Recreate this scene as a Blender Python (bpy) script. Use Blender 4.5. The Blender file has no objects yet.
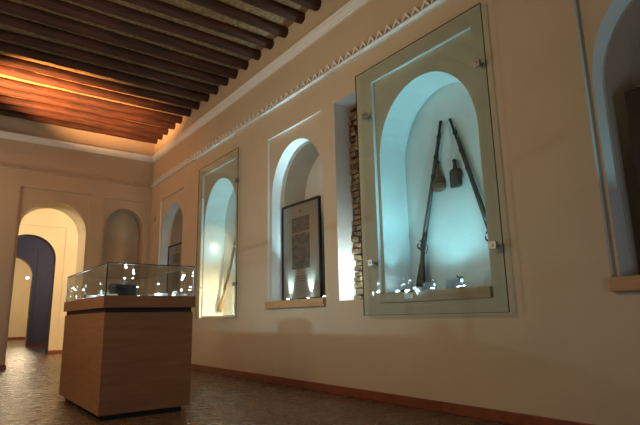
import bpy, bmesh, math, random
from mathutils import Vector, Matrix, noise
from math import sin, cos, pi, radians, sqrt
random.seed(7)
SC = bpy.context.scene
COL = SC.collection

# ------------------------------------------------------------------ camera, world, lights, exposure
yaw, pitch, roll = radians(36.741), radians(11.74), radians(-1.149)
F = Vector((sin(yaw) * cos(pitch), cos(yaw) * cos(pitch), sin(pitch)))
R0 = F.cross(Vector((0, 0, 1))).normalized()
U0 = R0.cross(F)
R1 = R0 * cos(roll) + U0 * sin(roll)
U1 = U0 * cos(roll) - R0 * sin(roll)
cd = bpy.data.cameras.new('camera')
cam = bpy.data.objects.new('camera', cd)
COL.objects.link(cam)
cam.matrix_world = Matrix(((R1.x, U1.x, -F.x, 0), (R1.y, U1.y, -F.y, 0), (R1.z, U1.z, -F.z, 0.8), (0, 0, 0, 1)))
cd.sensor_width = 36
cd.lens = 505.26 / 640 * 36
cd.clip_start = 0.05
SC.camera = cam

w = bpy.data.worlds.new('world')
SC.world = w
w.use_nodes = True
w.node_tree.nodes['Background'].inputs[0].default_value = (0.9, 0.75, 0.6, 1)
w.node_tree.nodes['Background'].inputs[1].default_value = 0.02
SC.view_settings.view_transform = 'Standard'
SC.view_settings.look = 'None'
SC.view_settings.gamma = 1
SC.view_settings.use_curve_mapping = False
SC.view_settings.exposure = 0.0

WARM = (1.0, 0.71, 0.42)
COOL = (0.34, 0.84, 0.92)


def aim(o, target):
    d = Vector(target) - o.location
    o.rotation_euler = d.to_track_quat('-Z', 'Y').to_euler()


def area(name, loc, target, size, power, color, sy=None, spread=180):
    l = bpy.data.lights.new(name, 'AREA')
    l.energy = power
    l.color = color
    l.size = size
    if sy:
        l.shape = 'RECTANGLE'
        l.size_y = sy
    l.spread = radians(spread)
    o = bpy.data.objects.new(name, l)
    COL.objects.link(o)
    o.location = loc
    aim(o, target)
    return o


def spot(name, loc, target, power, color, ang, blend=0.6, rad=0.03):
    l = bpy.data.lights.new(name, 'SPOT')
    l.energy = power
    l.color = color
    l.spot_size = radians(ang)
    l.spot_blend = blend
    l.shadow_soft_size = rad
    o = bpy.data.objects.new(name, l)
    COL.objects.link(o)
    o.location = loc
    aim(o, target)
    return o


def point(name, loc, power, color, rad=0.05):
    l = bpy.data.lights.new(name, 'POINT')
    l.energy = power
    l.color = color
    l.shadow_soft_size = rad
    o = bpy.data.objects.new(name, l)
    COL.objects.link(o)
    o.location = loc
    return o


# warm room fill from two added area lights on the unseen left side
area('room_light_warm', (-1.1, 4.2, 3.2), (3.5, 4.4, 2.2), 1.2, 60, WARM, 1.4)
area('room_light_far', (-1.1, 10.0, 3.0), (3.4, 9.0, 2.4), 0.8, 24, (1.0, 0.77, 0.50), 0.8)
# added cool area light behind the camera, fills the right wall
area('cool_fill', (1.2, -1.6, 0.7), (3.5, 3.0, 2.8), 0.8, 12, (0.75, 0.90, 1.0), 1.0)
# warm spot aimed at the log ceiling
spot('ceiling_wash', (-1.1, 8.1, 2.7), (1.3, 9.35, 4.75), 7500, (1.0, 0.46, 0.17), 42, 1.0, 0.05)
# vestibule, dark room and far room beyond the arch
point('vestibule_lamp', (3.4, 13.0, 3.3), 90, (1.0, 0.85, 0.62), 0.15)
point('vestibule_lamp', (-0.3, 12.6, 2.9), 110, (1.0, 0.85, 0.62), 0.15)
point('dark_room_fill', (3.2, 18.5, 3.0), 150, (1.0, 0.85, 0.8), 0.2)  # added fill so the dark blue walls show
point('far_room_lamp', (3.0, 26, 3.2), 200, (1.0, 0.80, 0.52), 0.2)

# ------------------------------------------------------------------ materials
MATS = {}


def mat(name, col, rough=0.7, metal=0.0, noise_amt=0.0, nscale=6.0, bump=0.0, bscale=30.0, spec=0.5, col2=None, emit=None, estr=0, coat=0):
    m = bpy.data.materials.new(name)
    m.use_nodes = True
    nt = m.node_tree
    b = nt.nodes['Principled BSDF']
    b.inputs['Base Color'].default_value = (*col, 1)
    b.inputs['Roughness'].default_value = rough
    b.inputs['Metallic'].default_value = metal
    b.inputs['Specular IOR Level'].default_value = spec
    b.inputs['Coat Weight'].default_value = coat
    tc = nt.nodes.new('ShaderNodeTexCoord')
    if noise_amt or col2:
        n = nt.nodes.new('ShaderNodeTexNoise')
        n.inputs['Scale'].default_value = nscale
        n.inputs['Detail'].default_value = 6
        nt.links.new(tc.outputs['Object'], n.inputs['Vector'])
        r = nt.nodes.new('ShaderNodeMix')
        r.data_type = 'RGBA'
        c2 = col2 if col2 else tuple(c * (1 - noise_amt) for c in col)
        r.inputs[6].default_value = (*col, 1)
        r.inputs[7].default_value = (*c2, 1)
        ra = nt.nodes.new('ShaderNodeMapRange')
        ra.inputs[1].default_value = 0.35
        ra.inputs[2].default_value = 0.65
        nt.links.new(n.outputs['Fac'], ra.inputs[0])
        nt.links.new(ra.outputs[0], r.inputs[0])
        nt.links.new(r.outputs[2], b.inputs['Base Color'])
    if bump:
        n2 = nt.nodes.new('ShaderNodeTexNoise')
        n2.inputs['Scale'].default_value = bscale
        n2.inputs['Detail'].default_value = 5
        nt.links.new(tc.outputs['Object'], n2.inputs['Vector'])
        bp = nt.nodes.new('ShaderNodeBump')
        bp.inputs['Strength'].default_value = bump
        bp.inputs['Distance'].default_value = 0.02
        nt.links.new(n2.outputs['Fac'], bp.inputs['Height'])
        nt.links.new(bp.outputs[0], b.inputs['Normal'])
    if emit:
        b.inputs['Emission Color'].default_value = (*emit, 1)
        b.inputs['Emission Strength'].default_value = estr
    MATS[name] = m
    return m


def wood_mat(name, c1, c2, scale=(1, 12, 12), rough=0.45, coat=0.0, wscale=2.0):
    m = mat(name, c1, rough, coat=coat)
    nt = m.node_tree
    b = nt.nodes['Principled BSDF']
    tc = nt.nodes.new('ShaderNodeTexCoord')
    mp = nt.nodes.new('ShaderNodeMapping')
    mp.inputs['Scale'].default_value = scale
    n = nt.nodes.new('ShaderNodeTexNoise')
    n.inputs['Scale'].default_value = wscale
    n.inputs['Detail'].default_value = 8
    n.inputs['Distortion'].default_value = 0.6
    nt.links.new(tc.outputs['Object'], mp.inputs[0])
    nt.links.new(mp.outputs[0], n.inputs['Vector'])
    cr = nt.nodes.new('ShaderNodeValToRGB')
    cr.color_ramp.elements[0].position = 0.35
    cr.color_ramp.elements[0].color = (*c1, 1)
    cr.color_ramp.elements[1].position = 0.68
    cr.color_ramp.elements[1].color = (*c2, 1)
    nt.links.new(n.outputs['Fac'], cr.inputs[0])
    nt.links.new(cr.outputs[0], b.inputs['Base Color'])
    return m


def glass_mat(name, tint, refl=0.9, rough=0.0):
    m = bpy.data.materials.new(name)
    m.use_nodes = True
    nt = m.node_tree
    nt.nodes.clear()
    out = nt.nodes.new('ShaderNodeOutputMaterial')
    t = nt.nodes.new('ShaderNodeBsdfTransparent')
    t.inputs[0].default_value = (*tint, 1)
    g = nt.nodes.new('ShaderNodeBsdfGlossy')
    g.inputs['Roughness'].default_value = rough
    g.inputs['Color'].default_value = (refl, refl, refl, 1)
    # Schlick reflectance of glass, the same from both sides of the pane
    ge = nt.nodes.new('ShaderNodeNewGeometry')
    dt = nt.nodes.new('ShaderNodeVectorMath')
    dt.operation = 'DOT_PRODUCT'
    nt.links.new(ge.outputs['Normal'], dt.inputs[0])
    nt.links.new(ge.outputs['Incoming'], dt.inputs[1])

    def mth(op, a, b=None):
        q = nt.nodes.new('ShaderNodeMath')
        q.operation = op
        for k, v in enumerate((a, b)):
            if v is None:
                continue
            if isinstance(v, (int, float)):
                q.inputs[k].default_value = v
            else:
                nt.links.new(v, q.inputs[k])
        return q.outputs[0]
    c5 = mth('POWER', mth('SUBTRACT', 1.0, mth('ABSOLUTE', dt.outputs['Value'])), 5.0)
    fr = mth('ADD', mth('MULTIPLY', c5, 0.96), 0.04)
    mx = nt.nodes.new('ShaderNodeMixShader')
    nt.links.new(fr, mx.inputs[0])
    nt.links.new(t.outputs[0], mx.inputs[1])
    nt.links.new(g.outputs[0], mx.inputs[2])
    nt.links.new(mx.outputs[0], out.inputs[0])
    MATS[name] = m
    return m


plaster = mat('cream_plaster', (0.60, 0.485, 0.35), 0.75, noise_amt=0.07, nscale=1.6, bump=0.12, bscale=14)
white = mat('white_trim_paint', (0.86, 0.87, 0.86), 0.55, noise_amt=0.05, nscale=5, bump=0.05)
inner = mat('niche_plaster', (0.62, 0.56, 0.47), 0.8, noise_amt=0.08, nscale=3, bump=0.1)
pale = mat('pale_niche_paint', (0.70, 0.71, 0.69), 0.75, noise_amt=0.10, nscale=2.5, bump=0.15)
cream = mat('cream_paint', (0.80, 0.68, 0.48), 0.7, noise_amt=0.05, nscale=2)
navy = mat('dark_blue_paint', (0.09, 0.080, 0.094), 0.8, noise_amt=0.1)
skirt = mat('red_brown_skirting', (0.26, 0.075, 0.035), 0.4, noise_amt=0.3, nscale=8)
sillwood = wood_mat('oak_sill', (0.42, 0.24, 0.11), (0.55, 0.34, 0.17), (8, 1, 8))
casewood = wood_mat('beech_veneer', (0.31, 0.135, 0.054), (0.38, 0.178, 0.075), (1.5, 1.5, 14), 0.4, 0.15, 1.6)
black = mat('black_laminate', (0.012, 0.011, 0.010), 0.5)
logm = wood_mat('log_wood', (0.032, 0.011, 0.006), (0.10, 0.028, 0.011), (0.8, 9, 9), 0.7, 0, 2.5)
_nt = logm.node_tree
_tc, _mp, _n, _b = (_nt.nodes.new('ShaderNode' + k) for k in ('TexCoord', 'Mapping', 'TexNoise', 'Bump'))
_mp.inputs['Scale'].default_value = (3, 14, 14)
_n.inputs['Scale'].default_value = 2.0
_n.inputs['Detail'].default_value = 8
_b.inputs['Strength'].default_value = 0.9
_b.inputs['Distance'].default_value = 0.02
_nt.links.new(_tc.outputs['Object'], _mp.inputs[0])
_nt.links.new(_mp.outputs[0], _n.inputs['Vector'])
_nt.links.new(_n.outputs['Fac'], _b.inputs['Height'])
_nt.links.new(_b.outputs[0], _nt.nodes['Principled BSDF'].inputs['Normal'])

boardm = mat('ceiling_reed_board', (0.40, 0.26, 0.12), 0.85, noise_amt=0.55, nscale=22, bump=0.5, bscale=25)
glass = glass_mat('display_glass', (0.905, 0.975, 0.99))
cglass = glass_mat('case_glass', (0.93, 0.95, 0.94))
gedge = mat('green_glass_edge', (0.03, 0.07, 0.05), 0.15)
metal = mat('brushed_steel', (0.55, 0.55, 0.53), 0.3, 1.0)
chrome = mat('silver_metal', (0.80, 0.80, 0.80), 0.18, 1.0, bump=0.15, bscale=40)
darkmetal = mat('dark_iron', (0.022, 0.020, 0.020), 0.45, 0.4, noise_amt=0.3, nscale=20)
gunwood = wood_mat('gun_stock_wood', (0.022, 0.012, 0.008), (0.06, 0.028, 0.014), (10, 10, 2), 0.4, 0.2)
palewood = wood_mat('pale_gun_wood', (0.30, 0.19, 0.08), (0.42, 0.28, 0.13), (10, 10, 2), 0.45)
leather = mat('brown_leather', (0.16, 0.07, 0.035), 0.55, noise_amt=0.4, nscale=25, bump=0.3, bscale=50)
darkleather = mat('dark_leather', (0.05, 0.022, 0.015), 0.5, noise_amt=0.3, nscale=25, bump=0.2)
stringm = mat('pale_cord', (0.55, 0.55, 0.5), 0.8)
framem = mat('black_frame', (0.012, 0.008, 0.007), 0.5, noise_amt=0.3, spec=0.25)
paperm = mat('beige_mount_paper', (0.30, 0.25, 0.21), 0.6, noise_amt=0.08, nscale=3)
whitecard = mat('white_card', (0.85, 0.88, 0.88), 0.6)
led = mat('cool_led', (1, 1, 1), 0.3, emit=(0.65, 0.9, 1.0), estr=60)
ledwarm = mat('warm_lamp', (1, 1, 1), 0.3, emit=(1.0, 0.85, 0.6), estr=40)
greycard = mat('grey_card', (0.22, 0.23, 0.24), 0.7)
ceram = mat('white_ceramic', (0.70, 0.72, 0.72), 0.25)
discm = mat('beige_plastic', (0.50, 0.40, 0.30), 0.4)


def print_mat(name, sc, dark=(0.10, 0.09, 0.08), light=(0.36, 0.32, 0.28)):
    m = mat(name, dark, 0.6)
    nt = m.node_tree
    tc = nt.nodes.new('ShaderNodeTexCoord')
    mp = nt.nodes.new('ShaderNodeMapping')
    mp.inputs['Scale'].default_value = (sc, sc, sc * 1.7)
    v = nt.nodes.new('ShaderNodeTexNoise')
    v.inputs['Scale'].default_value = 3
    v.inputs['Detail'].default_value = 10
    v.inputs['Roughness'].default_value = 0.75
    nt.links.new(tc.outputs['Object'], mp.inputs[0])
    nt.links.new(mp.outputs[0], v.inputs['Vector'])
    cr = nt.nodes.new('ShaderNodeValToRGB')
    cr.color_ramp.elements[0].position = 0.4
    cr.color_ramp.elements[0].color = (*dark, 1)
    cr.color_ramp.elements[1].position = 0.6
    cr.color_ramp.elements[1].color = (*light, 1)
    nt.links.new(v.outputs['Fac'], cr.inputs[0])
    nt.links.new(cr.outputs[0], nt.nodes['Principled BSDF'].inputs['Base Color'])
    return m


printm = print_mat('old_grey_print', 3, (0.012, 0.012, 0.012), (0.12, 0.115, 0.11))


def floor_material():
    m = mat('brick_paver_floor', (0.2, 0.1, 0.06), 0.3)
    nt = m.node_tree
    b = nt.nodes['Principled BSDF']
    tc = nt.nodes.new('ShaderNodeTexCoord')
    mp = nt.nodes.new('ShaderNodeMapping')
    mp.inputs['Rotation'].default_value = (0, 0, radians(90))
    br = nt.nodes.new('ShaderNodeTexBrick')
    br.offset = 0.0
    br.inputs['Scale'].default_value = 1
    br.inputs['Brick Width'].default_value = 0.42
    br.inputs['Row Height'].default_value = 0.42
    mp.inputs['Location'].default_value = (0, 0.12, 0)
    br.inputs['Mortar Size'].default_value = 0.008
    br.inputs['Mortar Smooth'].default_value = 0.3
    br.inputs['Color1'].default_value = (0.15, 0.090, 0.056, 1)
    br.inputs['Color2'].default_value = (0.11, 0.063, 0.040, 1)
    br.inputs['Mortar'].default_value = (0.07, 0.045, 0.03, 1)
    nt.links.new(tc.outputs['Object'], mp.inputs[0])
    nt.links.new(mp.outputs[0], br.inputs['Vector'])
    n = nt.nodes.new('ShaderNodeTexNoise')
    n.inputs['Scale'].default_value = 8
    n.inputs['Detail'].default_value = 9
    n.inputs['Roughness'].default_value = 0.62
    nt.links.new(tc.outputs['Object'], n.inputs['Vector'])
    mx = nt.nodes.new('ShaderNodeMix')
    mx.data_type = 'RGBA'
    mx.blend_type = 'MULTIPLY'
    mx.inputs[0].default_value = 0.6
    nt.links.new(br.outputs['Color'], mx.inputs[6])
    cr = nt.nodes.new('ShaderNodeValToRGB')
    cr.color_ramp.elements[0].position = 0.3
    cr.color_ramp.elements[0].color = (0.45, 0.42, 0.4, 1)
    cr.color_ramp.elements[1].position = 0.7
    cr.color_ramp.elements[1].color = (1.1, 1.1, 1.1, 1)
    nt.links.new(n.outputs['Fac'], cr.inputs[0])
    nt.links.new(cr.outputs[0], mx.inputs[7])
    nt.links.new(mx.outputs[2], b.inputs['Base Color'])
    bp = nt.nodes.new('ShaderNodeBump')
    bp.inputs['Strength'].default_value = 0.8
    bp.inputs['Distance'].default_value = 0.022
    ad = nt.nodes.new('ShaderNodeMath')
    ad.operation = 'SUBTRACT'
    nt.links.new(n.outputs['Fac'], ad.inputs[0])
    nt.links.new(br.outputs['Fac'], ad.inputs[1])
    nt.links.new(ad.outputs[0], bp.inputs['Height'])
    nt.links.new(bp.outputs[0], b.inputs['Normal'])
    mr = nt.nodes.new('ShaderNodeMapRange')
    mr.inputs[3].default_value = 0.12
    mr.inputs[4].default_value = 0.42
    nt.links.new(n.outputs['Fac'], mr.inputs[0])
    nt.links.new(mr.outputs[0], b.inputs['Roughness'])
    return m


floorm = floor_material()


def brick_material():
    m = mat('exposed_old_brick', (0.3, 0.2, 0.12), 0.9)
    nt = m.node_tree
    b = nt.nodes['Principled BSDF']
    tc = nt.nodes.new('ShaderNodeTexCoord')
    n = nt.nodes.new('ShaderNodeTexNoise')
    n.inputs['Scale'].default_value = 9
    n.inputs['Detail'].default_value = 8
    nt.links.new(tc.outputs['Object'], n.inputs['Vector'])
    cr = nt.nodes.new('ShaderNodeValToRGB')
    cr.color_ramp.elements[0].position = 0.35
    cr.color_ramp.elements[0].color = (0.07, 0.04, 0.022, 1)
    cr.color_ramp.elements[1].position = 0.7
    cr.color_ramp.elements[1].color = (0.34, 0.23, 0.13, 1)
    nt.links.new(n.outputs['Fac'], cr.inputs[0])
    nt.links.new(cr.outputs[0], b.inputs['Base Color'])
    return m


brickm = brick_material()


# ------------------------------------------------------------------ mesh helpers
class MB:
    def __init__(s):
        s.v = []
        s.f = []
        s.mi = []
        s.sm = []

    def add(s, vs, fs, mi=0, smooth=False):
        o = len(s.v)
        s.v += [tuple(v) for v in vs]
        for f in fs:
            s.f.append([i + o for i in f])
            s.mi.append(mi)
            s.sm.append(smooth)
        return s

    def quad(s, a, b, c, d, mi=0):
        return s.add([a, b, c, d], [(0, 1, 2, 3)], mi)

    def box(s, x0, x1, y0, y1, z0, z1, mi=0):
        v = [(x0, y0, z0), (x1, y0, z0), (x1, y1, z0), (x0, y1, z0), (x0, y0, z1), (x1, y0, z1), (x1, y1, z1), (x0, y1, z1)]
        return s.add(v, [(3, 2, 1, 0), (4, 5, 6, 7), (0, 1, 5, 4), (1, 2, 6, 5), (2, 3, 7, 6), (3, 0, 4, 7)], mi)

    def sweep(s, pts, rads, n=12, mi=0, flat=1.0, smooth=True, up=(0, 1, 0)):
        pts = [Vector(p) for p in pts]
        if not hasattr(rads, '__len__'):
            rads = [rads] * len(pts)
        vs = []
        up = Vector(up)
        for i, p in enumerate(pts):
            a = pts[max(0, i - 1)]
            b = pts[min(len(pts) - 1, i + 1)]
            t = (b - a).normalized()
            uu = up if abs(t.dot(up)) < 0.95 else Vector((1, 0, 0))
            e1 = t.cross(uu).normalized()
            e2 = e1.cross(t)
            for k in range(n):
                an = 2 * pi * k / n
                vs.append(p + e1 * cos(an) * rads[i] * flat + e2 * sin(an) * rads[i])
        fs = []
        for i in range(len(pts) - 1):
            for k in range(n):
                fs.append((i * n + k, i * n + (k + 1) % n, (i + 1) * n + (k + 1) % n, (i + 1) * n + k))
        s.add(vs, fs, mi, smooth)
        L = len(pts) - 1
        s.add([vs[k] for k in range(n)], [tuple(range(n - 1, -1, -1))], mi)
        s.add([vs[L * n + k] for k in range(n)], [tuple(range(n))], mi)
        return s

    def lathe(s, prof, c=(0, 0, 0), n=20, mi=0):
        vs = []
        for r, z in prof:
            for k in range(n):
                a = 2 * pi * k / n
                vs.append((c[0] + max(r, 1e-4) * cos(a), c[1] + max(r, 1e-4) * sin(a), c[2] + z))
        fs = []
        for i in range(len(prof) - 1):
            for k in range(n):
                fs.append((i * n + k, i * n + (k + 1) % n, (i + 1) * n + (k + 1) % n, (i + 1) * n + k))
        return s.add(vs, fs, mi, True)

    def prism(s, poly, axis, a, b, mi=0):
        """poly = list of 2D points; axis 'x': points are (y,z); 'y': (x,z)."""
        def P(p, t):
            return (t, p[0], p[1]) if axis == 'x' else (p[0], t, p[1])
        n = len(poly)
        vs = [P(p, a) for p in poly] + [P(p, b) for p in poly]
        fs = [tuple(range(n)), tuple(range(2 * n - 1, n - 1, -1))]
        for i in range(n):
            j = (i + 1) % n
            fs.append((i, j, n + j, n + i))
        return s.add(vs, fs, mi)

    def build(s, name, mats, parent=None, bevel=0, origin=None):
        me = bpy.data.meshes.new(name)
        o = bpy.data.objects.new(name, me)
        vs = s.v
        if origin is not None:
            vs = [(v[0] - origin[0], v[1] - origin[1], v[2] - origin[2]) for v in s.v]
            o.location = origin
        me.from_pydata(vs, [], s.f)
        if not isinstance(mats, (list, tuple)):
            mats = [mats]
        for m in mats:
            me.materials.append(m)
        for p, mi, sm in zip(me.polygons, s.mi, s.sm):
            p.material_index = mi
            p.use_smooth = sm
        bm = bmesh.new()
        bm.from_mesh(me)
        bmesh.ops.remove_doubles(bm, verts=bm.verts, dist=1e-5)
        bmesh.ops.recalc_face_normals(bm, faces=bm.faces)
        bm.to_mesh(me)
        bm.free()
        if bevel:
            bv = o.modifiers.new('bevel', 'BEVEL')
            bv.width = bevel
            bv.segments = 2
            bv.limit_method = 'ANGLE'
        COL.objects.link(o)
        if parent:
            o.parent = parent
        return o


def struct(o):
    o['kind'] = 'structure'
    return o


def tag(o, label, cat, group=None):
    o['label'] = label
    o['category'] = cat
    if group:
        o['group'] = group
    return o


def thing(name, label, cat, loc, group=None, rz=0):
    o = bpy.data.objects.new(name, None)
    o.empty_display_size = 0.1
    COL.objects.link(o)
    o.location = loc
    o.rotation_euler = (0, 0, rz)
    return tag(o, label, cat, group)


# ------------------------------------------------------------------ room shell
W = 3.51      # right wall plane
B = 10.87     # back wall plane
CZ = 4.785     # underside of ceiling boards
X0 = -1.3     # left wall
Y0 = -3.0     # wall behind the camera


def arch_pts(u0, u1, vb, vs, va, n=28):
    """arch outline from bottom-left, over the top, to bottom-right."""
    c = (u0 + u1) / 2
    r = (u1 - u0) / 2
    pts = [(u0, vb)]
    for i in range(n + 1):
        t = pi - pi * i / n
        pts.append((c + r * cos(t), vs + (va - vs) * sin(t) ** 0.93))
    pts.append((u1, vb))
    return pts


def arch_face(mb, P, rect, pts, d, mi):
    """rect minus arch opening, on the plane at depth d"""
    u0, u1, v0, v1 = rect
    a0, a1 = pts[0][0], pts[-1][0]
    vb = pts[0][1]
    mb.quad(P(u0, v0, d), P(a0, v0, d), P(a0, v1, d), P(u0, v1, d), mi)
    mb.quad(P(a1, v0, d), P(u1, v0, d), P(u1, v1, d), P(a1, v1, d), mi)
    if vb > v0 + 1e-4:
        mb.quad(P(a0, v0, d), P(a1, v0, d), P(a1, vb, d), P(a0, vb, d), mi)
    for i in range(1, len(pts) - 2):
        p, q = pts[i], pts[i + 1]
        mb.quad(P(*p, d), P(*q, d), P(q[0], v1, d), P(p[0], v1, d), mi)


def reveal(mb, P, pts, d0, d1, mi, floor=True):
    for i in range(len(pts) - 1):
        p, q = pts[i], pts[i + 1]
        mb.quad(P(*p, d0), P(*q, d0), P(*q, d1), P(*p, d1), mi)
    if floor:
        p, q = pts[0], pts[-1]
        mb.quad(P(*p, d0), P(*q, d0), P(*q, d1), P(*p, d1), mi)


def fill_arch(mb, P, pts, d, mi):
    mb.add([P(*p, d) for p in pts], [tuple(range(len(pts)))], mi)


def rect_reveal(mb, P, rect, d0, d1, mi):
    u0, u1, v0, v1 = rect
    c = [(u0, v0), (u1, v0), (u1, v1), (u0, v1)]
    for i in range(4):
        p, q = c[i], c[(i + 1) % 4]
        mb.quad(P(*p, d0), P(*q, d0), P(*q, d1), P(*p, d1), mi)


def wall_with_panels(P, u0, u1, v0, v1, rects, mi=0):
    mb = MB()
    rects = sorted(rects)
    cur = u0
    for (a, b, c, d) in rects:
        mb.quad(P(cur, v0, 0), P(a, v0, 0), P(a, v1, 0), P(cur, v1, 0), mi)
        if c > v0 + 1e-4:
            mb.quad(P(a, v0, 0), P(b, v0, 0), P(b, c, 0), P(a, c, 0), mi)
        mb.quad(P(a, d, 0), P(b, d, 0), P(b, v1, 0), P(a, v1, 0), mi)
        cur = b
    mb.quad(P(cur, v0, 0), P(u1, v0, 0), P(u1, v1, 0), P(cur, v1, 0), mi)
    return mb


# --- right wall: five arched niches and one brick slot
PR = lambda u, v, d: (W + d, u, v)
PAN = {'A': (9.03, 10.31, 0.93, 3.29), 'B': (6.87, 8.15, 0.83, 3.30), 'C': (4.63, 5.91, 0.93, 3.29),
       'E': (2.43, 3.73, 0.93, 3.29), 'F': (0.24, 1.535, 0.93, 3.29)}
SLOT = (3.97, 4.38, 0.975, 3.29)
RD = 0.04
mb = wall_with_panels(PR, Y0, B + 0.02, 0, CZ, list(PAN.values()) + [SLOT])
for k, r in PAN.items():
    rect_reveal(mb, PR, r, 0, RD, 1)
    vb = 0.98 if k != 'B' else 0.86
    pts = arch_pts(r[0] + 0.035, r[1] - 0.04, vb, 2.36, 3.105)
    arch_face(mb, PR, r, pts, RD, 0)
    if k in 'BE':
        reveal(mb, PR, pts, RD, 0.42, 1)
        fill_arch(mb, PR, pts, 0.42, 3)
    else:
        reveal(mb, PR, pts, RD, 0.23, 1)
        pi_ = arch_pts(r[0] + 0.055, r[1] - 0.06, vb, 2.36, 3.085)
        # thin step ring between the white outer reveal and the plain inner reveal
        for i in range(len(pts) - 1):
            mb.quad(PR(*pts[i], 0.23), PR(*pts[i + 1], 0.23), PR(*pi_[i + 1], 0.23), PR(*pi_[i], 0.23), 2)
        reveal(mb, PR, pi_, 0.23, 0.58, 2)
        fill_arch(mb, PR, pi_, 0.58, 2)
rect_reveal(mb, PR, SLOT, 0, 0.32, 1)
u0, u1, v0, v1 = SLOT
mb.quad(PR(u0, v0, 0.32), PR(u1, v0, 0.32), PR(u1, v1, 0.32), PR(u0, v1, 0.32), 2)
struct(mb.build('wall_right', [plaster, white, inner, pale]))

# --- back wall: arched doorway and a narrow niche
PB = lambda u, v, d: (u, B + d, v)
DOOR = (1.0, 2.27, 0.0, 3.36)
NB = (2.52, 3.42, 0.9, 3.33)
mb = wall_with_panels(PB, X0, W + 0.02, 0, CZ, [DOOR, NB])
rect_reveal(mb, PB, DOOR, 0, 0.03, 0)
dp = arch_pts(1.05, 2.225, 0, 2.50, 3.14)
arch_face(mb, PB, DOOR, dp, 0.03, 0)
reveal(mb, PB, dp, 0.03, 0.75, 1, False)
rect_reveal(mb, PB, NB, 0, 0.03, 0)
np_ = arch_pts(2.565, 3.385, 0.95, 2.68, 3.15)
arch_face(mb, PB, NB, np_, 0.03, 0)
reveal(mb, PB, np_, 0.03, 0.38, 0)
fill_arch(mb, PB, np_, 0.38, 0)
struct(mb.build('wall_back', [plaster, cream]))

MB().quad((X0, Y0, 0), (X0, B, 0), (X0, B, CZ), (X0, Y0, CZ)).build('wall_left', plaster)['kind'] = 'structure'
MB().quad((X0, Y0, 0), (W, Y0, 0), (W, Y0, CZ), (X0, Y0, CZ)).build('wall_front', plaster)['kind'] = 'structure'
struct(MB().quad((X0 - 0.2, Y0 - 0.2, 0), (6.2, Y0 - 0.2, 0), (6.2, 30.5, 0), (X0 - 0.2, 30.5, 0)).build('floor', floorm))
struct(MB().box(X0, W + 0.02, Y0, B + 0.02, CZ, CZ + 0.06).build('ceiling', boardm))

# --- vestibule, dark room and far room seen through the arch
mb = MB()
y1, y2 = B + 0.75, 15.3
mb.quad((X0, y1, 0), (dp[0][0], y1, 0), (dp[0][0], y1, 4.3), (X0, y1, 4.3))
mb.quad((dp[-1][0], y1, 0), (4.6, y1, 0), (4.6, y1, 4.3), (dp[-1][0], y1, 4.3))
for i in range(1, len(dp) - 2):
    p, q = dp[i], dp[i + 1]
    mb.quad((p[0], y1, p[1]), (q[0], y1, q[1]), (q[0], y1, 4.3), (p[0], y1, 4.3))
mb.quad((4.6, y1, 0), (4.6, y2, 0), (4.6, y2, 4.3), (4.6, y1, 4.3))
mb.quad((X0, y1, 0), (X0, y2, 0), (X0, y2, 4.3), (X0, y1, 4.3))
struct(mb.build('wall_vestibule', cream))
struct(MB().quad((X0, y1, 4.3), (4.6, y1, 4.3), (4.6, y2, 4.3), (X0, y2, 4.3)).build('ceiling_vestibule', cream))


def cross_wall(name, Y, thick, door, arch, mats, top=4.3, xr=6.0):
    P = lambda u, v, d: (u, Y + d, v)
    mb = wall_with_panels(P, X0, xr, 0, top, [door])
    rect_reveal(mb, P, door, 0, 0.03, 0)
    arch_face(mb, P, door, arch, 0.03, 0)
    reveal(mb, P, arch, 0.03, thick, 1, False)
    P2 = lambda u, v, d: (u, Y + thick, v)
    arch_face(mb, P2, (X0, xr, 0, top), arch, 0, 1)
    return struct(mb.build(name, mats))


cross_wall('wall_middle', y2, 0.35, (1.0, 2.62, 0, 3.38), arch_pts(1.06, 2.42, 0, 2.45, 3.13), [cream, navy])
cross_wall('wall_dark', 21.0, 0.3, (0.7, 2.72, 0, 3.45), arch_pts(0.9, 2.60, 0, 2.45, 3.2), [navy, cream])
mb = MB()
mb.quad((6, 15.65, 0), (6, 21, 0), (6, 21, 4.3), (6, 15.65, 4.3))
mb.quad((X0, 15.65, 0), (X0, 21, 0), (X0, 21, 4.3), (X0, 15.65, 4.3))
struct(mb.build('wall_dark_sides', navy))
struct(MB().quad((X0, 15.3, 4.3), (6, 15.3, 4.3), (6, 21.3, 4.3), (X0, 21.3, 4.3)).build('ceiling_dark_room', navy))
mb = MB()
mb.quad((6, 21.3, 0), (6, 30, 0), (6, 30, 4.3), (6, 21.3, 4.3))
mb.quad((X0, 21.3, 0), (X0, 30, 0), (X0, 30, 4.3), (X0, 21.3, 4.3))
mb.quad((X0, 30, 0), (6, 30, 0), (6, 30, 4.3), (X0, 30, 4.3))
struct(mb.build('wall_far', cream))
struct(MB().quad((X0, 21.3, 4.3), (6, 21.3, 4.3), (6, 30, 4.3), (X0, 30, 4.3)).build('ceiling_far_room', cream))

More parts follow.
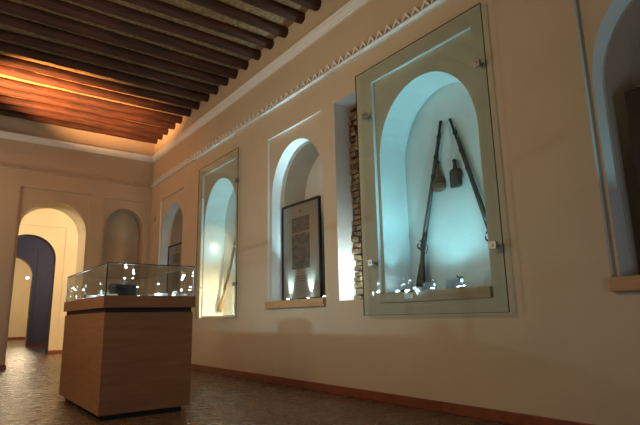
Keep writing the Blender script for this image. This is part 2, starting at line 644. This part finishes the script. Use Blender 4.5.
# --- baseboards
struct(MB().box(W - 0.018, W, Y0, B, 0, 0.085).build('baseboard_right', skirt, bevel=0.004))
mb = MB()
mb.box(X0, 1.05, B - 0.018, B, 0, 0.085)
mb.box(2.225, W - 0.018, B - 0.018, B, 0, 0.085)
mb.box(1.05, 1.068, B - 0.018, B + 0.75, 0, 0.085)
mb.box(2.207, 2.225, B - 0.018, B + 0.75, 0, 0.085)
struct(mb.build('baseboard_back', skirt, bevel=0.004))
mb = MB()
mb.box(2.42, 4.6, y2 - 0.018, y2, 0, 0.09)
mb.box(X0, 1.06, y2 - 0.018, y2, 0, 0.09)
mb.box(2.60, 6, 20.98, 21, 0, 0.1)
mb.box(X0, 6, 29.98, 30, 0, 0.14)
struct(mb.build('baseboard_far', skirt))
struct(MB().box(X0, X0 + 0.018, Y0, B, 0, 0.085).build('baseboard_left', skirt))

# --- cornice (moulded strip) on right and back walls
cprof = [(0, 0), (0.018, 0.0), (0.022, 0.018), (0.035, 0.03), (0.048, 0.06), (0.052, 0.085), (0.07, 0.095), (0.074, 0.12), (0.06, 0.128), (0, 0.14)]
CB = 4.255
mb = MB().prism([(W - a, CB + b) for a, b in cprof], 'y', Y0, B)
struct(mb.build('trim_1', white))
mb = MB().prism([(B - a, CB + b) for a, b in cprof], 'x', X0, W)
struct(mb.build('trim_2', white))


# --- saw-tooth frieze
def frieze(name, P, a, b, z0, pitch, relief):
    mb = MB()
    # ledge
    pr = [(-0.002, z0 - 0.03), (relief * 0.7, z0 - 0.026), (relief, z0 - 0.012), (relief, z0), (-0.002, z0)]
    n = len(pr)
    vs = [P(a, p[1], -p[0]) for p in pr] + [P(b, p[1], -p[0]) for p in pr]
    mb.add(vs, [tuple(range(n)), tuple(range(2 * n - 1, n - 1, -1))] + [(i, (i + 1) % n, n + (i + 1) % n, n + i) for i in range(n)])
    k = int((b - a) / pitch)
    for i in range(k):
        u = a + (i + 0.5) * pitch
        h = 0.095
        tri = [(u - pitch * 0.47, z0 + 0.012), (u + pitch * 0.47, z0 + 0.012), (u + pitch * 0.05, z0 + h), (u - pitch * 0.05, z0 + h)]
        inn = [(u - pitch * 0.30, z0 + 0.012), (u + pitch * 0.30, z0 + 0.012), (u + 0.001, z0 + h * 0.62), (u - 0.001, z0 + h * 0.62)]
        # zig-zag band: outer triangle minus inner triangle
        o = [P(p[0], p[1], -relief * 0.8) for p in tri]
        o2 = [P(p[0], p[1], 0.001) for p in tri]
        q = [P(p[0], p[1], -relief * 0.8) for p in inn]
        q2 = [P(p[0], p[1], 0.001) for p in inn]
        mb.add(o + o2 + q + q2, [(0, 3, 11, 8), (3, 2, 10, 11), (2, 1, 9, 10), (0, 4, 7, 3), (3, 7, 6, 2), (2, 6, 5, 1),
                                 (8, 11, 15, 12), (11, 10, 14, 15), (10, 9, 13, 14), (0, 8, 12, 4), (1, 5, 13, 9)])
    return struct(mb.build(name, white if name == 'trim_3' else plaster))


frieze('trim_3', PR, Y0 + 0.1, B - 0.05, 3.705, 0.13, 0.05)
frieze('trim_4', PB, X0 + 0.05, W - 0.06, 3.705, 0.13, 0.02)

# --- wooden sills of the niches
for k, nm in (('A', 'trim_5'), ('C', 'trim_6'), ('E', 'trim_7'), ('F', 'trim_8')):
    r = PAN[k]
    pr = 0.045 if k != 'E' else 0.012
    mb = MB().box(W - pr, W + 0.42, r[0] + 0.02 if k == 'E' else r[0], r[1], 0.925, 1.02)
    struct(mb.build(nm, sillwood, bevel=0.006))

# --- old brick and stone exposed in the slot
random.seed(3)
mb = MB()
z = SLOT[2] + 0.004
while z < SLOT[3] - 0.03:
    h = random.uniform(0.045, 0.065)
    y = SLOT[0] + 0.002 - random.uniform(0, 0.1)
    while y < SLOT[1] - 0.01:
        l = random.uniform(0.12, 0.22)
        a, b = max(y, SLOT[0] + 0.003), min(y + l, SLOT[1] - 0.003)
        if b - a > 0.02:
            d = random.uniform(0.205, 0.235)
            if random.random() < 0.12:
                d += 0.03
            bl = [(W + d + random.uniform(-.012, .012), a, z), (W + 0.31, a, z), (W + 0.31, b, z), (W + d + random.uniform(-.012, .012), b, z)]
            tp = [(p[0] + random.uniform(-.01, .01), p[1], min(z + h, SLOT[3] - 0.003)) for p in bl]
            mb.add(bl + tp, [(3, 2, 1, 0), (4, 5, 6, 7), (0, 1, 5, 4), (1, 2, 6, 5), (2, 3, 7, 6), (3, 0, 4, 7)])
        y += l + 0.012
    z += h + 0.012
struct(mb.build('trim_9', brickm, bevel=0.008))
point('slot_lamp', (W + 0.12, 4.03, 1.3), 8.0, (0.75, 0.95, 0.92), 0.02)

# ------------------------------------------------------------------ ceiling logs
logy = [10.75, 10.42, 10.06, 9.69, 9.31, 8.87, 8.46, 8.04, 7.66, 7.27, 6.93, 6.57, 6.19, 5.81, 5.42, 5.02, 4.67, 4.29, 3.9, 3.5, 3.1]
ordn = ['first', 'second', 'third', 'fourth', 'fifth', 'sixth', 'seventh', 'eighth', 'ninth', 'tenth', 'eleventh', 'twelfth',
        'thirteenth', 'fourteenth', 'fifteenth', 'sixteenth', 'seventeenth', 'eighteenth', 'nineteenth', 'twentieth', 'twenty-first']
for i, ly in enumerate(logy):
    rnd = random.Random(100 + i)
    r0 = rnd.uniform(0.070, 0.082)
    n, seg = 18, 60
    vs, fs = [], []
    tilt = rnd.uniform(-0.012, 0.012)
    for s in range(seg + 1):
        x = X0 + (W + 0.015 - X0) * s / seg
        rr = r0 * (1 + 0.06 * noise.noise(Vector((x * 0.7, i * 5.1, 0))))
        cyy = ly + tilt * (W - x) + 0.035 * noise.noise(Vector((x * 0.5, i * 3.3, 7)))
        czz = 4.66 + r0 + 0.012 * noise.noise(Vector((x * 0.6, i * 2.3, 3)))
        for k in range(n):
            a = 2 * pi * k / n
            q = rr * (1 + 0.11 * noise.noise(Vector((x * 4.0, cos(a) * 1.6 + i * 4, sin(a) * 1.6))))
            vs.append((x, cyy + q * cos(a), czz + q * sin(a)))
    for s in range(seg):
        for k in range(n):
            fs.append((s * n + k, s * n + (k + 1) % n, (s + 1) * n + (k + 1) % n, (s + 1) * n + k))
    m = MB().add(vs, fs, 0, True)
    m.add(vs[:n], [tuple(range(n))])
    m.add(vs[-n:], [tuple(range(n))])
    o = m.build('ceiling_log', logm, origin=(W, ly, 4.66))
    place = 'against the back wall' if i == 0 else 'counted from the back wall'
    look = 'reddish round log beam in warm lamplight' if i < 6 else 'dark brown round log beam'
    tag(o, '%s, %s log %s' % (look, ordn[i], place), 'beam', 'round log beams across the ceiling')

# ------------------------------------------------------------------ glass panels on the right wall


def glass_panel(label, ya, yb, z0, z1, clips):
    t = thing('glass_screen', label, 'glass panel', (W - 0.06, (ya + yb) / 2, z0), 'frameless glass panels over the niches')
    L = t.location
    x0, x1 = W - 0.064, W - 0.054

    def loc(m):
        m.v = [(v[0] - L[0], v[1] - L[1], v[2] - L[2]) for v in m.v]
        return m
    loc(MB().box(x0, x1, ya + 0.004, yb - 0.004, z0 + 0.004, z1 - 0.004)).build('pane', glass, t)
    e = MB()
    e.box(x0 - 0.0005, x1 + 0.0005, ya, ya + 0.004, z0, z1)
    e.box(x0 - 0.0005, x1 + 0.0005, yb - 0.004, yb, z0, z1)
    e.box(x0 - 0.0005, x1 + 0.0005, ya + 0.004, yb - 0.004, z1 - 0.004, z1)
    e.box(x0 - 0.0005, x1 + 0.0005, ya + 0.004, yb - 0.004, z0, z0 + 0.004)
    ed = loc(e).build('edge', gedge, t)
    ed['label'] = 'dark green polished glass edge'
    for (cy, cz) in clips:
        c = MB()
        c.box(x0 - 0.012, x0 - 0.001, cy - 0.032, cy + 0.032, cz - 0.032, cz + 0.032)
        c.box(x1 + 0.001, x1 + 0.012, cy - 0.03, cy + 0.03, cz - 0.03, cz + 0.03)
        c.sweep([(x1 + 0.01, cy, cz), (W - 0.001, cy, cz)], 0.016, 14)
        c.sweep([(x0 - 0.012, cy, cz), (x0 - 0.02, cy, cz)], [0.014, 0.010], 14)
        loc(c).build('clip', metal, t, bevel=0.003)


glass_panel('large frameless glass panel over the niche with two long guns', 2.265, 3.915, 0.81, 3.415,
            [(2.35, 2.885), (3.78, 2.90), (3.78, 1.33), (2.35, 1.33)])
glass_panel('tall frameless glass panel nearest the back wall, over the pale gun niche', 6.695, 8.18, 0.825, 3.40,
            [(6.79, 2.89), (8.09, 2.90), (8.09, 1.33), (6.79, 1.31)])

# ------------------------------------------------------------------ framed prints in three niches


def picture_frame(label, ya, yb, bw=0.026, mount=None):
    x = W + 0.19
    z0, z1 = 1.021, 2.30
    t = thing('picture_frame', label, 'framed picture', (x, (ya + yb) / 2, z0), 'framed prints standing in the niches')
    w2 = (yb - ya) / 2
    h = z1 - z0
    f = MB()
    for (a, b, c, d) in ((-w2, -w2 + bw, 0, h), (w2 - bw, w2, 0, h), (-w2 + bw, w2 - bw, 0, bw), (-w2 + bw, w2 - bw, h - bw, h)):
        f.box(-0.016, 0.016, a, b, c, d)
    f.build('frame', framem, t, bevel=0.004)
    MB().box(0.0, 0.012, -w2 + bw, w2 - bw, bw, h - bw).build('mount', mount or paperm, t)
    for (c, d) in ((0.885, 1.085), (0.40, 0.86)):
        p = MB().box(-0.003, 0.0, -0.20, 0.20, c, d).build('print', printm, t)
        p['label'] = 'grey old photographic print'
    # small emblem at the head of the sheet and a caption block below
    e = MB()
    e.sweep([(-0.003, 0, 1.16), (0, 0, 1.16)], 0.022, 12)
    e.box(-0.002, 0, -0.004, 0.004, 1.12, 1.15)
    em = e.build('emblem', leather, t)
    c = MB()
    for k in range(3):
        c.box(-0.002, 0, -0.14 + 0.02 * k, 0.14 - 0.02 * k, 0.30 - 0.03 * k, 0.308 - 0.03 * k)
    c.build('caption', printm, t)
    MB().box(-0.010, -0.007, -w2 + bw, w2 - bw, bw, h - bw).build('pane', cglass, t)
    return t


picture_frame('black framed sheet of two grey prints with two light beams, in the middle niche', 4.95, 5.83)
picture_frame('black framed picture standing in the niche nearest the back wall', 9.35, 10.23)
picture_frame('dark framed picture cut by the right edge of the photo, in the rightmost niche', 0.46, 1.36, 0.11, framem)


def puck(label, x, y, z, target, power, color=COOL, ang=60, group='small lamps on the niche sills', blend=0.5, light=True):
    t = thing('puck_light', label, 'lamp', (x, y, z), group)
    MB().lathe([(0, 0), (0.022, 0), (0.024, 0.004), (0.024, 0.016), (0.019, 0.02)]).build('housing', metal, t)
    l = MB().lathe([(0, 0.0225), (0.014, 0.022), (0.018, 0.02), (0.018, 0.019)]).build('lens', led, t)
    l['label'] = 'glowing white lens'
    if light:
        spot('sill_spot', (x, y, z + 0.035), target, power, color, ang, blend, 0.012)
    return t


for nm, ys in (('middle niche print', (5.17, 5.63)),):
    puck('small cool lamp under the right beam on the %s' % nm, W + 0.14, ys[0], 1.021, (W + 0.19, ys[0], 1.33), 100.0, (0.55, 0.9, 1), 55, blend=0.9)
    puck('small cool lamp under the left beam on the %s' % nm, W + 0.14, ys[1], 1.021, (W + 0.19, ys[1], 1.33), 100.0, (0.55, 0.9, 1), 55, blend=0.9)

puck('cool lamp at the near end of the middle niche sill', W + 0.08, 4.76, 1.021, (W + 0.10, 5.80, 2.5), 12.0, COOL, 55)
puck('cool lamp at the near end of the rightmost niche sill', W + 0.08, 0.37, 1.021, (W + 0.10, 1.45, 2.5), 12.0, COOL, 55)
puck('cool lamp on the sill of the niche nearest the back wall', W + 0.08, 9.15, 1.021, (W + 0.10, 10.2, 2.5), 12.0, COOL, 55)

# big gun niche: puck lights along the sill
puck('small cool puck lamp at left end of the gun niche sill', W + 0.10, 3.58, 1.021, (W + 0.3, 3.5, 3.0), 6, COOL, 60)
puck('small cool puck lamp left of centre on the gun niche sill', W + 0.08, 3.42, 1.021, (W + 0.3, 3.2, 2.8), 9, COOL, 70)
puck('small cool puck lamp at the centre of the gun niche sill', W + 0.08, 3.12, 1.021, (W + 0.34, 3.05, 2.4), 6, COOL, 120, blend=1.0)
puck('small cool puck lamp right of centre on the gun niche sill', W + 0.10, 2.84, 1.021, (W + 0.2, 3.7, 2.5), 34, COOL, 95, blend=1.0)
puck('small cool puck lamp beside the clear block on the gun niche sill', W + 0.06, 2.76, 1.021, (W + 0.2, 3.3, 3.0), 22, COOL, 110, blend=1.0)
# pale gun niche
puck('small cool lamp on the floor of the pale gun niche', W + 0.12, 7.1, 0.862, (W + 0.2, 7.9, 2.8), 80, COOL, 60)
spot('pale_niche_warm', (W + 0.15, 7.02, 0.95), (W + 0.2, 8.1, 1.05), 80, (1.0, 0.76, 0.42), 75, 0.9, 0.03)


t = thing('niche_glint', 'small bright bulb added for a lamp reflection in the glass of the pale gun niche', 'lamp', (3.74, 8.107, 2.02))  # added bulb in place of a lamp's reflection in the glass
MB().sweep([(0, 0, 0), (0, -0.02, 0)], 0.02, 14).build('bracket', metal, t)
MB().lathe([(0, -0.022), (0.015, -0.015), (0.022, 0), (0.015, 0.015), (0, 0.022)], c=(0, -0.04, 0), n=16).build('bulb', ledwarm, t)

# ------------------------------------------------------------------ long guns
def long_gun(label, muzzle, butt, wood, scale=1.0, side=1):
    m, b = Vector(muzzle), Vector(butt)
    L = (m - b).length
    t = thing('long_gun', label, 'gun', b, 'old long guns leaning in the niches')
    ax = (m - b).normalized()
    t.rotation_mode = 'QUATERNION'
    xx = Vector((1, 0, 0))
    xx = (xx - ax * xx.dot(ax)).normalized()
    yy = ax.cross(xx)
    Mx = Matrix((xx, yy, ax)).transposed()
    t.rotation_quaternion = Mx.to_quaternion()
    s = side
    # stock: narrow wrist flaring to a butt, set at an angle below the barrel
    st = MB()
    pts = [(0, -0.035 * s, 0), (0, -0.030 * s, 0.06), (0, -0.024 * s, 0.14), (0, -0.016 * s, 0.22), (0, -0.008 * s, 0.29), (0, 0, 0.36), (0, 0, 0.46), (0, 0, 0.58)]
    rad = [0.058, 0.056, 0.046, 0.034, 0.026, 0.028, 0.031, 0.024]
    st.sweep(pts, [r * scale for r in rad], 16, flat=0.5, up=(0, 1, 0))
    st.sweep([(0, 0, 0.55), (0, 0, L * 0.72), (0, 0, L * 0.86)], [0.022 * scale, 0.018 * scale, 0.014 * scale], 14)
    st.build('stock', wood, t)
    ba = MB().sweep([(0, 0.012 * s, 0.42), (0, 0.012 * s, 0.6), (0, 0.010 * s, L - 0.04), (0, 0.010 * s, L)], [0.019 * scale, 0.017 * scale, 0.0125 * scale, 0.016 * scale], 14)
    ba.build('barrel', darkmetal, t)
    for q in (0.66, 0.78, 0.9):
        MB().sweep([(0, 0.006 * s, L * q - 0.012), (0, 0.006 * s, L * q + 0.012)], 0.024 * scale, 14).build('band', darkmetal if wood is gunwood else metal, t)
    lk = MB()
    lk.box(-0.026, -0.014, -0.02, 0.02, 0.36, 0.48)
    lk.sweep([(-0.02, 0.012 * s, 0.37), (-0.03, 0.045 * s, 0.385), (-0.026, 0.058 * s, 0.41), (-0.022, 0.048 * s, 0.43)], [0.009, 0.009, 0.007, 0.004], 8)
    lk.sweep([(-0.02, 0.02 * s, 0.46), (-0.024, 0.042 * s, 0.45)], [0.008, 0.005], 8)
    lk.build('lock', darkmetal, t)
    tg = MB()
    tg.sweep([(0, -0.018 * s, 0.33), (0, -0.05 * s, 0.345), (0, -0.06 * s, 0.38), (0, -0.05 * s, 0.42), (0, -0.022 * s, 0.435)], 0.004, 8)
    tg.sweep([(0, -0.02 * s, 0.385), (0, -0.045 * s, 0.375)], 0.003, 8)
    tg.build('trigger_guard', darkmetal, t)
    MB().sweep([(0, -0.018 * s, 0.6), (0, -0.016 * s, L * 0.93)], 0.0045, 8).build('ramrod', darkmetal, t)
    return t


long_gun('dark long musket leaning left, with its whole stock in view', (W + 0.395, 3.135, 2.735), (W + 0.35, 3.545, 1.09), gunwood, 1.0, 1)
long_gun('dark long gun leaning right, its stock hidden by the niche edge', (W + 0.395, 3.02, 2.72), (W + 0.36, 2.525, 1.085), gunwood, 1.0, 1)
long_gun('pale wooden long gun leaning in the niche nearest the display case', (W + 0.395, 7.42, 2.55), (W + 0.28, 7.92, 0.93), palewood, 1.35, -1)


# ------------------------------------------------------------------ hanging powder flasks
def flask(label, y, ztop, zbot, m, kind):
    t = thing('powder_flask', label, 'flask', (W + 0.385, y, zbot), 'powder flasks hanging between the guns')
    h = ztop - zbot
    bd = MB()
    if kind == 0:
        prof = [(0.0, 0), (0.055, 0.004), (0.078, 0.03), (0.082, 0.07), (0.074, 0.11), (0.050, 0.145), (0.026, 0.165), (0.030, 0.19), (0.022, 0.21), (0.016, 0.23), (0.016, h - 0.012), (0, h - 0.01)]
    else:
        prof = [(0.0, 0), (0.062, 0.002), (0.070, 0.02), (0.068, 0.15), (0.060, 0.175), (0.028, 0.185), (0.024, 0.20), (0.026, 0.21), (0.014, h - 0.01), (0, h - 0.008)]
    n = 20
    bd.lathe(prof)
    bd.v = [(v[0] * 0.5, v[1], v[2]) for v in bd.v]
    bd.build('body', m, t)
    MB().lathe([(0, h - 0.02), (0.021, h - 0.02), (0.021, h), (0.008, h + 0.012), (0, h + 0.012)]).build('stopper', darkmetal, t)
    ba = MB()
    ba.lathe([(0.078 if kind == 0 else 0.068, 0.075), (0.086 if kind == 0 else 0.074, 0.085), (0.076 if kind == 0 else 0.068, 0.095)])
    ba.v = [(v[0] * 0.52, v[1], v[2]) for v in ba.v]
    ba.build('strap', darkleather, t)
    c = MB()
    c.sweep([(0, 0.02, h - 0.01), (0.012, 0.01 + (3.07 - y) * 0.3, h + 0.2), (0.02, 3.07 - y, 2.72 - zbot)], 0.0022, 6)
    c.sweep([(0, -0.02, h - 0.01), (0.012, -0.01 + (3.07 - y) * 0.3, h + 0.2), (0.02, 3.07 - y, 2.72 - zbot)], 0.0022, 6)
    c.build('cord', stringm, t)


flask('larger round brown powder flask hanging beside the left gun', 3.215, 2.32, 2.01, leather, 0)
flask('smaller flat dark powder flask hanging beside the right gun', 3.005, 2.28, 2.01, darkleather, 1)

# ------------------------------------------------------------------ small things on the gun niche sill
ZS = 1.0205


def blk(name, label, cat, x, y, sx, sy, h, m, group=None, tiltpart=None):
    t = thing(name, label, cat, (x, y, ZS), group)
    return t


def acrylic_stand(label, x, y, w_, h, item):
    t = thing('acrylic_stand', label, 'display stand', (x, y, ZS), 'clear stands on the gun niche sill')
    MB().box(-0.05, 0.05, -w_ / 2, w_ / 2, 0, 0.005).build('base', cglass, t)
    b = MB()
    b.prism([(0.04, 0.005), (0.045, 0.005), (0.07, h), (0.065, h)], 'y', -w_ / 2, w_ / 2)
    b.build('back', cglass, t)
    if item:
        e = MB().prism([(0.028, 0.01), (0.038, 0.01), (0.06, h * 0.85), (0.050, h * 0.85)], 'y', -w_ * 0.42, w_ * 0.42)
        o = e.build('card', item, t)
    return t


acrylic_stand('clear acrylic stand holding a grey card, left of centre behind the glass', W + 0.12, 3.24, 0.17, 0.10, greycard)
acrylic_stand('clear acrylic stand holding a grey plate, right of centre behind the glass', W + 0.14, 2.96, 0.2, 0.11, greycard)
acrylic_stand('empty clear bluish acrylic stand at the right end of the sill', W + 0.12, 2.56, 0.13, 0.14, None)

t = thing('label_card', 'small white label card on the front edge of the gun niche sill', 'label', (W - 0.013, 3.33, 0.955))
MB().box(-0.002, 0, -0.055, 0.055, 0, 0.05).build('card', whitecard, t)

t = thing('bullet_mould', 'small dark iron bullet mould on the sill under the left gun', 'tool', (W + 0.10, 3.50, ZS))
MB().sweep([(0, -0.02, 0.014), (0, 0.01, 0.018), (0, 0.03, 0.014)], [0.013, 0.016, 0.012], 10).build('block', darkmetal, t)
for s in (-1, 1):
    MB().sweep([(0.0, -0.02, 0.014), (0.008 * s, -0.06, 0.012), (0.014 * s, -0.11, 0.008)], [0.006, 0.005, 0.006], 8).build('handle', darkmetal, t)

t = thing('powder_measure', 'small dark figure shaped powder measure beside the grey plate', 'tool', (W + 0.09, 2.80, ZS))
MB().lathe([(0, 0), (0.024, 0), (0.026, 0.008), (0.012, 0.014), (0.010, 0.05), (0.018, 0.06), (0.022, 0.08), (0.018, 0.1), (0.008, 0.105)]).build('body', darkmetal, t)
MB().sweep([(0, 0.012, 0.09), (0, 0.038, 0.10), (0, 0.042, 0.115)], [0.006, 0.006, 0.008], 8).build('spout', darkmetal, t)

t = thing('glass_bottle', 'small clear glass bottle at the centre of the gun niche sill', 'bottle', (W + 0.10, 3.12, ZS))
MB().lathe([(0, 0), (0.022, 0), (0.024, 0.005), (0.024, 0.055), (0.010, 0.07), (0.009, 0.085), (0.012, 0.088)]).build('body', cglass, t)
MB().lathe([(0, 0.088), (0.010, 0.088), (0.010, 0.104), (0, 0.106)]).build('stopper', chrome, t)

# ------------------------------------------------------------------ display case
cx0, cx1, cy0, cy1 = 1.14, 1.935, 4.635, 6.33
t = thing('display_case', 'beech veneer museum display case with glass top on the brick floor', 'display case', ((cx0 + cx1) / 2, (cy0 + cy1) / 2, 0))
ox, oy = t.location.x, t.location.y
hx, hy = (cx1 - cx0) / 2, (cy1 - cy0) / 2
MB().box(-hx + 0.06, hx - 0.06, -hy + 0.06, hy - 0.06, 0, 0.05).build('plinth', black, t)
MB().box(-hx, hx, -hy, hy, 0.04, 0.878).build('body', casewood, t, bevel=0.003)
MB().box(-hx + 0.012, hx - 0.012, -hy + 0.012, hy - 0.012, 0.878, 0.92).build('shadow_gap', black, t)
g = MB()
TW = 0.016
for (a, b, c, d) in ((-hx - TW, hx + TW, -hy - TW, -hy + 0.02), (-hx - TW, hx + TW, hy - 0.02, hy + TW), (-hx - TW, -hx + 0.02, -hy + 0.02, hy - 0.02), (hx - 0.02, hx + TW, -hy + 0.02, hy - 0.02)):
    g.box(a, b, c, d, 0.92, 1.022)
g.box(-hx + 0.02, hx - 0.02, -hy + 0.02, hy - 0.02, 0.92, 0.985)
g.build('tray', casewood, t)
liner = mat('grey_felt_liner', (0.12, 0.12, 0.12), 0.9)
MB().box(-hx + 0.02, hx - 0.02, -hy + 0.02, hy - 0.02, 0.985, 0.99).build('liner', liner, t)
ZG0, ZG1 = 1.022, 1.303
gi = 0.004
for nm, q in (('front', (-hx + gi, hx - gi, -hy, -hy + 0.006)), ('back', (-hx + gi, hx - gi, hy - 0.006, hy)), ('left', (-hx, -hx + 0.006, -hy + gi, hy - gi)), ('right', (hx - 0.006, hx, -hy + gi, hy - gi))):
    MB().box(*q, ZG0, ZG1 - 0.004).build('pane', cglass, t)
MB().box(-hx + gi, hx - gi, -hy + gi, hy - gi, ZG1 - 0.006, ZG1).build('glass_top', cglass, t)
e = MB()
r = 0.0045
for sx in (-1, 1):
    for sy in (-1, 1):
        e.box(sx * hx - r, sx * hx + r, sy * hy - r, sy * hy + r, ZG0, ZG1 + r)
    e.box(sx * hx - r, sx * hx + r, -hy, hy, ZG1 - r, ZG1 + r)
for sy in (-1, 1):
    e.box(-hx, hx, sy * hy - r, sy * hy + r, ZG1 - r, ZG1 + r)
e.build('edging', black, t)['label'] = 'dark seam of the glass hood'

ZC = 0.9905


def mini_lamp(label, x, y, h, power):  # bulbs set at the glints; several stand for lamp reflections in the glass
    t = thing('mini_spotlight', label, 'lamp', (x - 0.045, y - 0.17, ZC), 'miniature lamps on stems, some for lamp reflections in the case glass')
    MB().lathe([(0, 0), (0.018, 0), (0.018, 0.006), (0.005, 0.01), (0, 0.01)], n=14).build('base', chrome, t)
    MB().sweep([(0, 0, 0.008), (0, 0, h - 0.012)], 0.0016, 8).build('stem', darkmetal, t)
    MB().lathe([(0, h - 0.016), (0.005, h - 0.014), (0.009, h - 0.006), (0.007, h - 0.004)], n=12).build('socket', darkmetal, t)
    o = MB().lathe([(0.0, -0.0065), (0.005, -0.0045), (0.0065, 0), (0.005, 0.0045), (0, 0.0065)], c=(0, 0, h), n=12).build('bulb', led, t)
    o['label'] = 'glowing white bulb'
    if power:
        point('mini_lamp_light', (x - 0.045, y - 0.19, ZC + h + 0.03), power, (0.7, 0.92, 1.0), 0.008)


for lab, x, y, h, p in (
        ('brightest miniature lamp on a stem, right of centre in the case', 1.72, 5.05, 0.155, 1.6),
        ('miniature lamp on a low stem at the centre of the case', 1.555, 5.15, 0.13, 0.8),
        ('miniature lamp on a low stem right of the dark box in the case', 1.46, 5.22, 0.115, 0.5),
        ('tall miniature lamp on a stem above the dark box in the case', 1.515, 5.45, 0.235, 0.5),
        ('tall miniature lamp on a stem at the middle of the case', 1.70, 5.80, 0.265, 0.5),
        ('tall miniature lamp on a stem in the right corner of the case', 1.93, 4.93, 0.235, 0.8),
        ('low miniature lamp in the right corner of the case', 1.935, 5.0, 0.10, 0.5),
        ('miniature lamp by the left glass side of the case', 1.23, 5.9, 0.14, 0.5),
        ('miniature lamp at the far left corner of the case', 1.25, 6.4, 0.16, 0.5)):
    mini_lamp(lab, x, y, h, p)

point('case_lamp', (1.46, 5.22, 1.15), 34, (0.60, 0.88, 1.0), 0.01)
point('case_lamp', (1.26, 6.03, 1.195), 12, (0.60, 0.88, 1.0), 0.01)

# exhibits in the case
t = thing('cash_box', 'dark lidded box with a raised lid at the left front of the case', 'box', (1.355, 4.91, ZC), rz=0.2)
MB().box(-0.10, 0.10, -0.07, 0.07, 0, 0.105).build('body', darkmetal, t, bevel=0.006)
MB().prism([(-0.075, 0.107), (0.075, 0.107), (0.07, 0.14), (0.03, 0.152), (-0.03, 0.152), (-0.07, 0.14)], 'x', -0.104, 0.104).build('lid', darkmetal, t, bevel=0.003)
MB().sweep([(-0.04, 0, 0.150), (-0.035, 0, 0.172), (0.035, 0, 0.172), (0.04, 0, 0.150)], 0.005, 8).build('handle', metal, t)


def bowl(label, x, y, r, h, m):
    t = thing('bowl', label, 'bowl', (x - 0.045, y - 0.17, ZC), 'metal and ceramic bowls in the display case')
    MB().lathe([(0, 0), (r * 0.45, 0), (r * 0.45, h * 0.12), (r * 0.35, h * 0.18), (r * 0.75, h * 0.5), (r * 0.95, h * 0.8), (r, h), (r * 0.96, h), (r * 0.7, h * 0.55), (r * 0.3, h * 0.28), (0, h * 0.25)], n=24).build('body', m, t)


bowl('shallow silver bowl between the two centre lamps of the case', 1.63, 5.12, 0.08, 0.05, chrome)
bowl('wide silver dish behind the brightest lamp of the case', 1.72, 5.35, 0.11, 0.045, chrome)
bowl('small white bowl near the left glass side of the case', 1.29, 5.75, 0.06, 0.075, ceram)


def jug(label, x, y, s, m):
    t = thing('jug', label, 'jug', (x - 0.045, y - 0.17, ZC), 'small jugs in the display case')
    MB().lathe([(0, 0), (0.03 * s, 0), (0.032 * s, 0.006 * s), (0.05 * s, 0.035 * s), (0.052 * s, 0.06 * s), (0.03 * s, 0.09 * s), (0.018 * s, 0.105 * s), (0.02 * s, 0.13 * s), (0.026 * s, 0.14 * s), (0.022 * s, 0.14 * s)], n=20).build('body', m, t)
    MB().sweep([(0.022 * s, 0, 0.128 * s), (0.055 * s, 0, 0.12 * s), (0.065 * s, 0, 0.085 * s), (0.046 * s, 0, 0.06 * s)], 0.005 * s, 8).build('handle', m, t)


jug('slender silver jug in the far left part of the case', 1.31, 6.2, 1.0, chrome)
jug('white ceramic jug between the dark box and the brightest lamp of the case', 1.60, 5.5, 0.75, ceram)
jug('round bellied white jug near the left glass side of the case', 1.27, 5.35, 0.7, ceram)
bowl('deep white bowl at the right end of the case', 1.88, 5.4, 0.07, 0.085, ceram)
bowl('deep silver bowl behind the dark box in the case', 1.40, 5.45, 0.06, 0.09, chrome)
jug('small silver jug near the front right corner of the case', 1.86, 5.0, 0.6, chrome)

t = thing('dagger', 'slim steel dagger lying flat at the front of the case', 'dagger', (1.575, 4.76, ZC))
MB().add([(0, -0.012, 0.004), (0.19, 0, 0.004), (0, 0.012, 0.004), (0, 0, 0.009), (0, 0, 0.0)], [(0, 1, 3), (3, 1, 2), (0, 4, 1), (4, 2, 1), (0, 3, 2, 4)]).build('blade', chrome, t)
MB().box(-0.008, 0, -0.03, 0.03, 0, 0.012).build('guard', metal, t)
MB().sweep([(-0.008, 0, 0.009), (-0.05, 0, 0.010), (-0.10, 0, 0.010)], [0.008, 0.010, 0.008], 10).build('hilt', darkleather, t)

t = thing('caption_card', 'small white folded caption card at the left front of the case', 'label', (1.245, 4.81, ZC), rz=0.1)
MB().prism([(-0.03, 0), (-0.026, 0), (0.0, 0.05), (0.026, 0), (0.03, 0), (0.0, 0.056)], 'x', -0.04, 0.04).build('card', whitecard, t)

# ------------------------------------------------------------------ small round fitting on the wall near the corner
t = thing('wall_disc', 'small round fitting on the right wall near the back corner', 'sensor', (W, 10.60, 2.93))
MB().sweep([(0, 0, 0), (-0.022, 0, 0), (-0.03, 0, 0)], [0.055, 0.052, 0.035], 20).build('housing', discm, t)
MB().sweep([(-0.03, 0, 0), (-0.036, 0, 0)], [0.022, 0.02], 16).build('cap', metal, t)

# lit wall lamp visible in the far room
t = thing('wall_lamp', 'tiny bright lamp glowing beside the farthest arch', 'lamp', (2.50, 21.33, 2.44))
MB().box(-0.03, 0.03, 0, 0.03, -0.05, 0.05).build('bracket', metal, t)
MB().lathe([(0, -0.05), (0.04, -0.03), (0.05, 0), (0.04, 0.03), (0, 0.05)], c=(0.0, 0.08, 0), n=14).build('bulb', ledwarm, t)
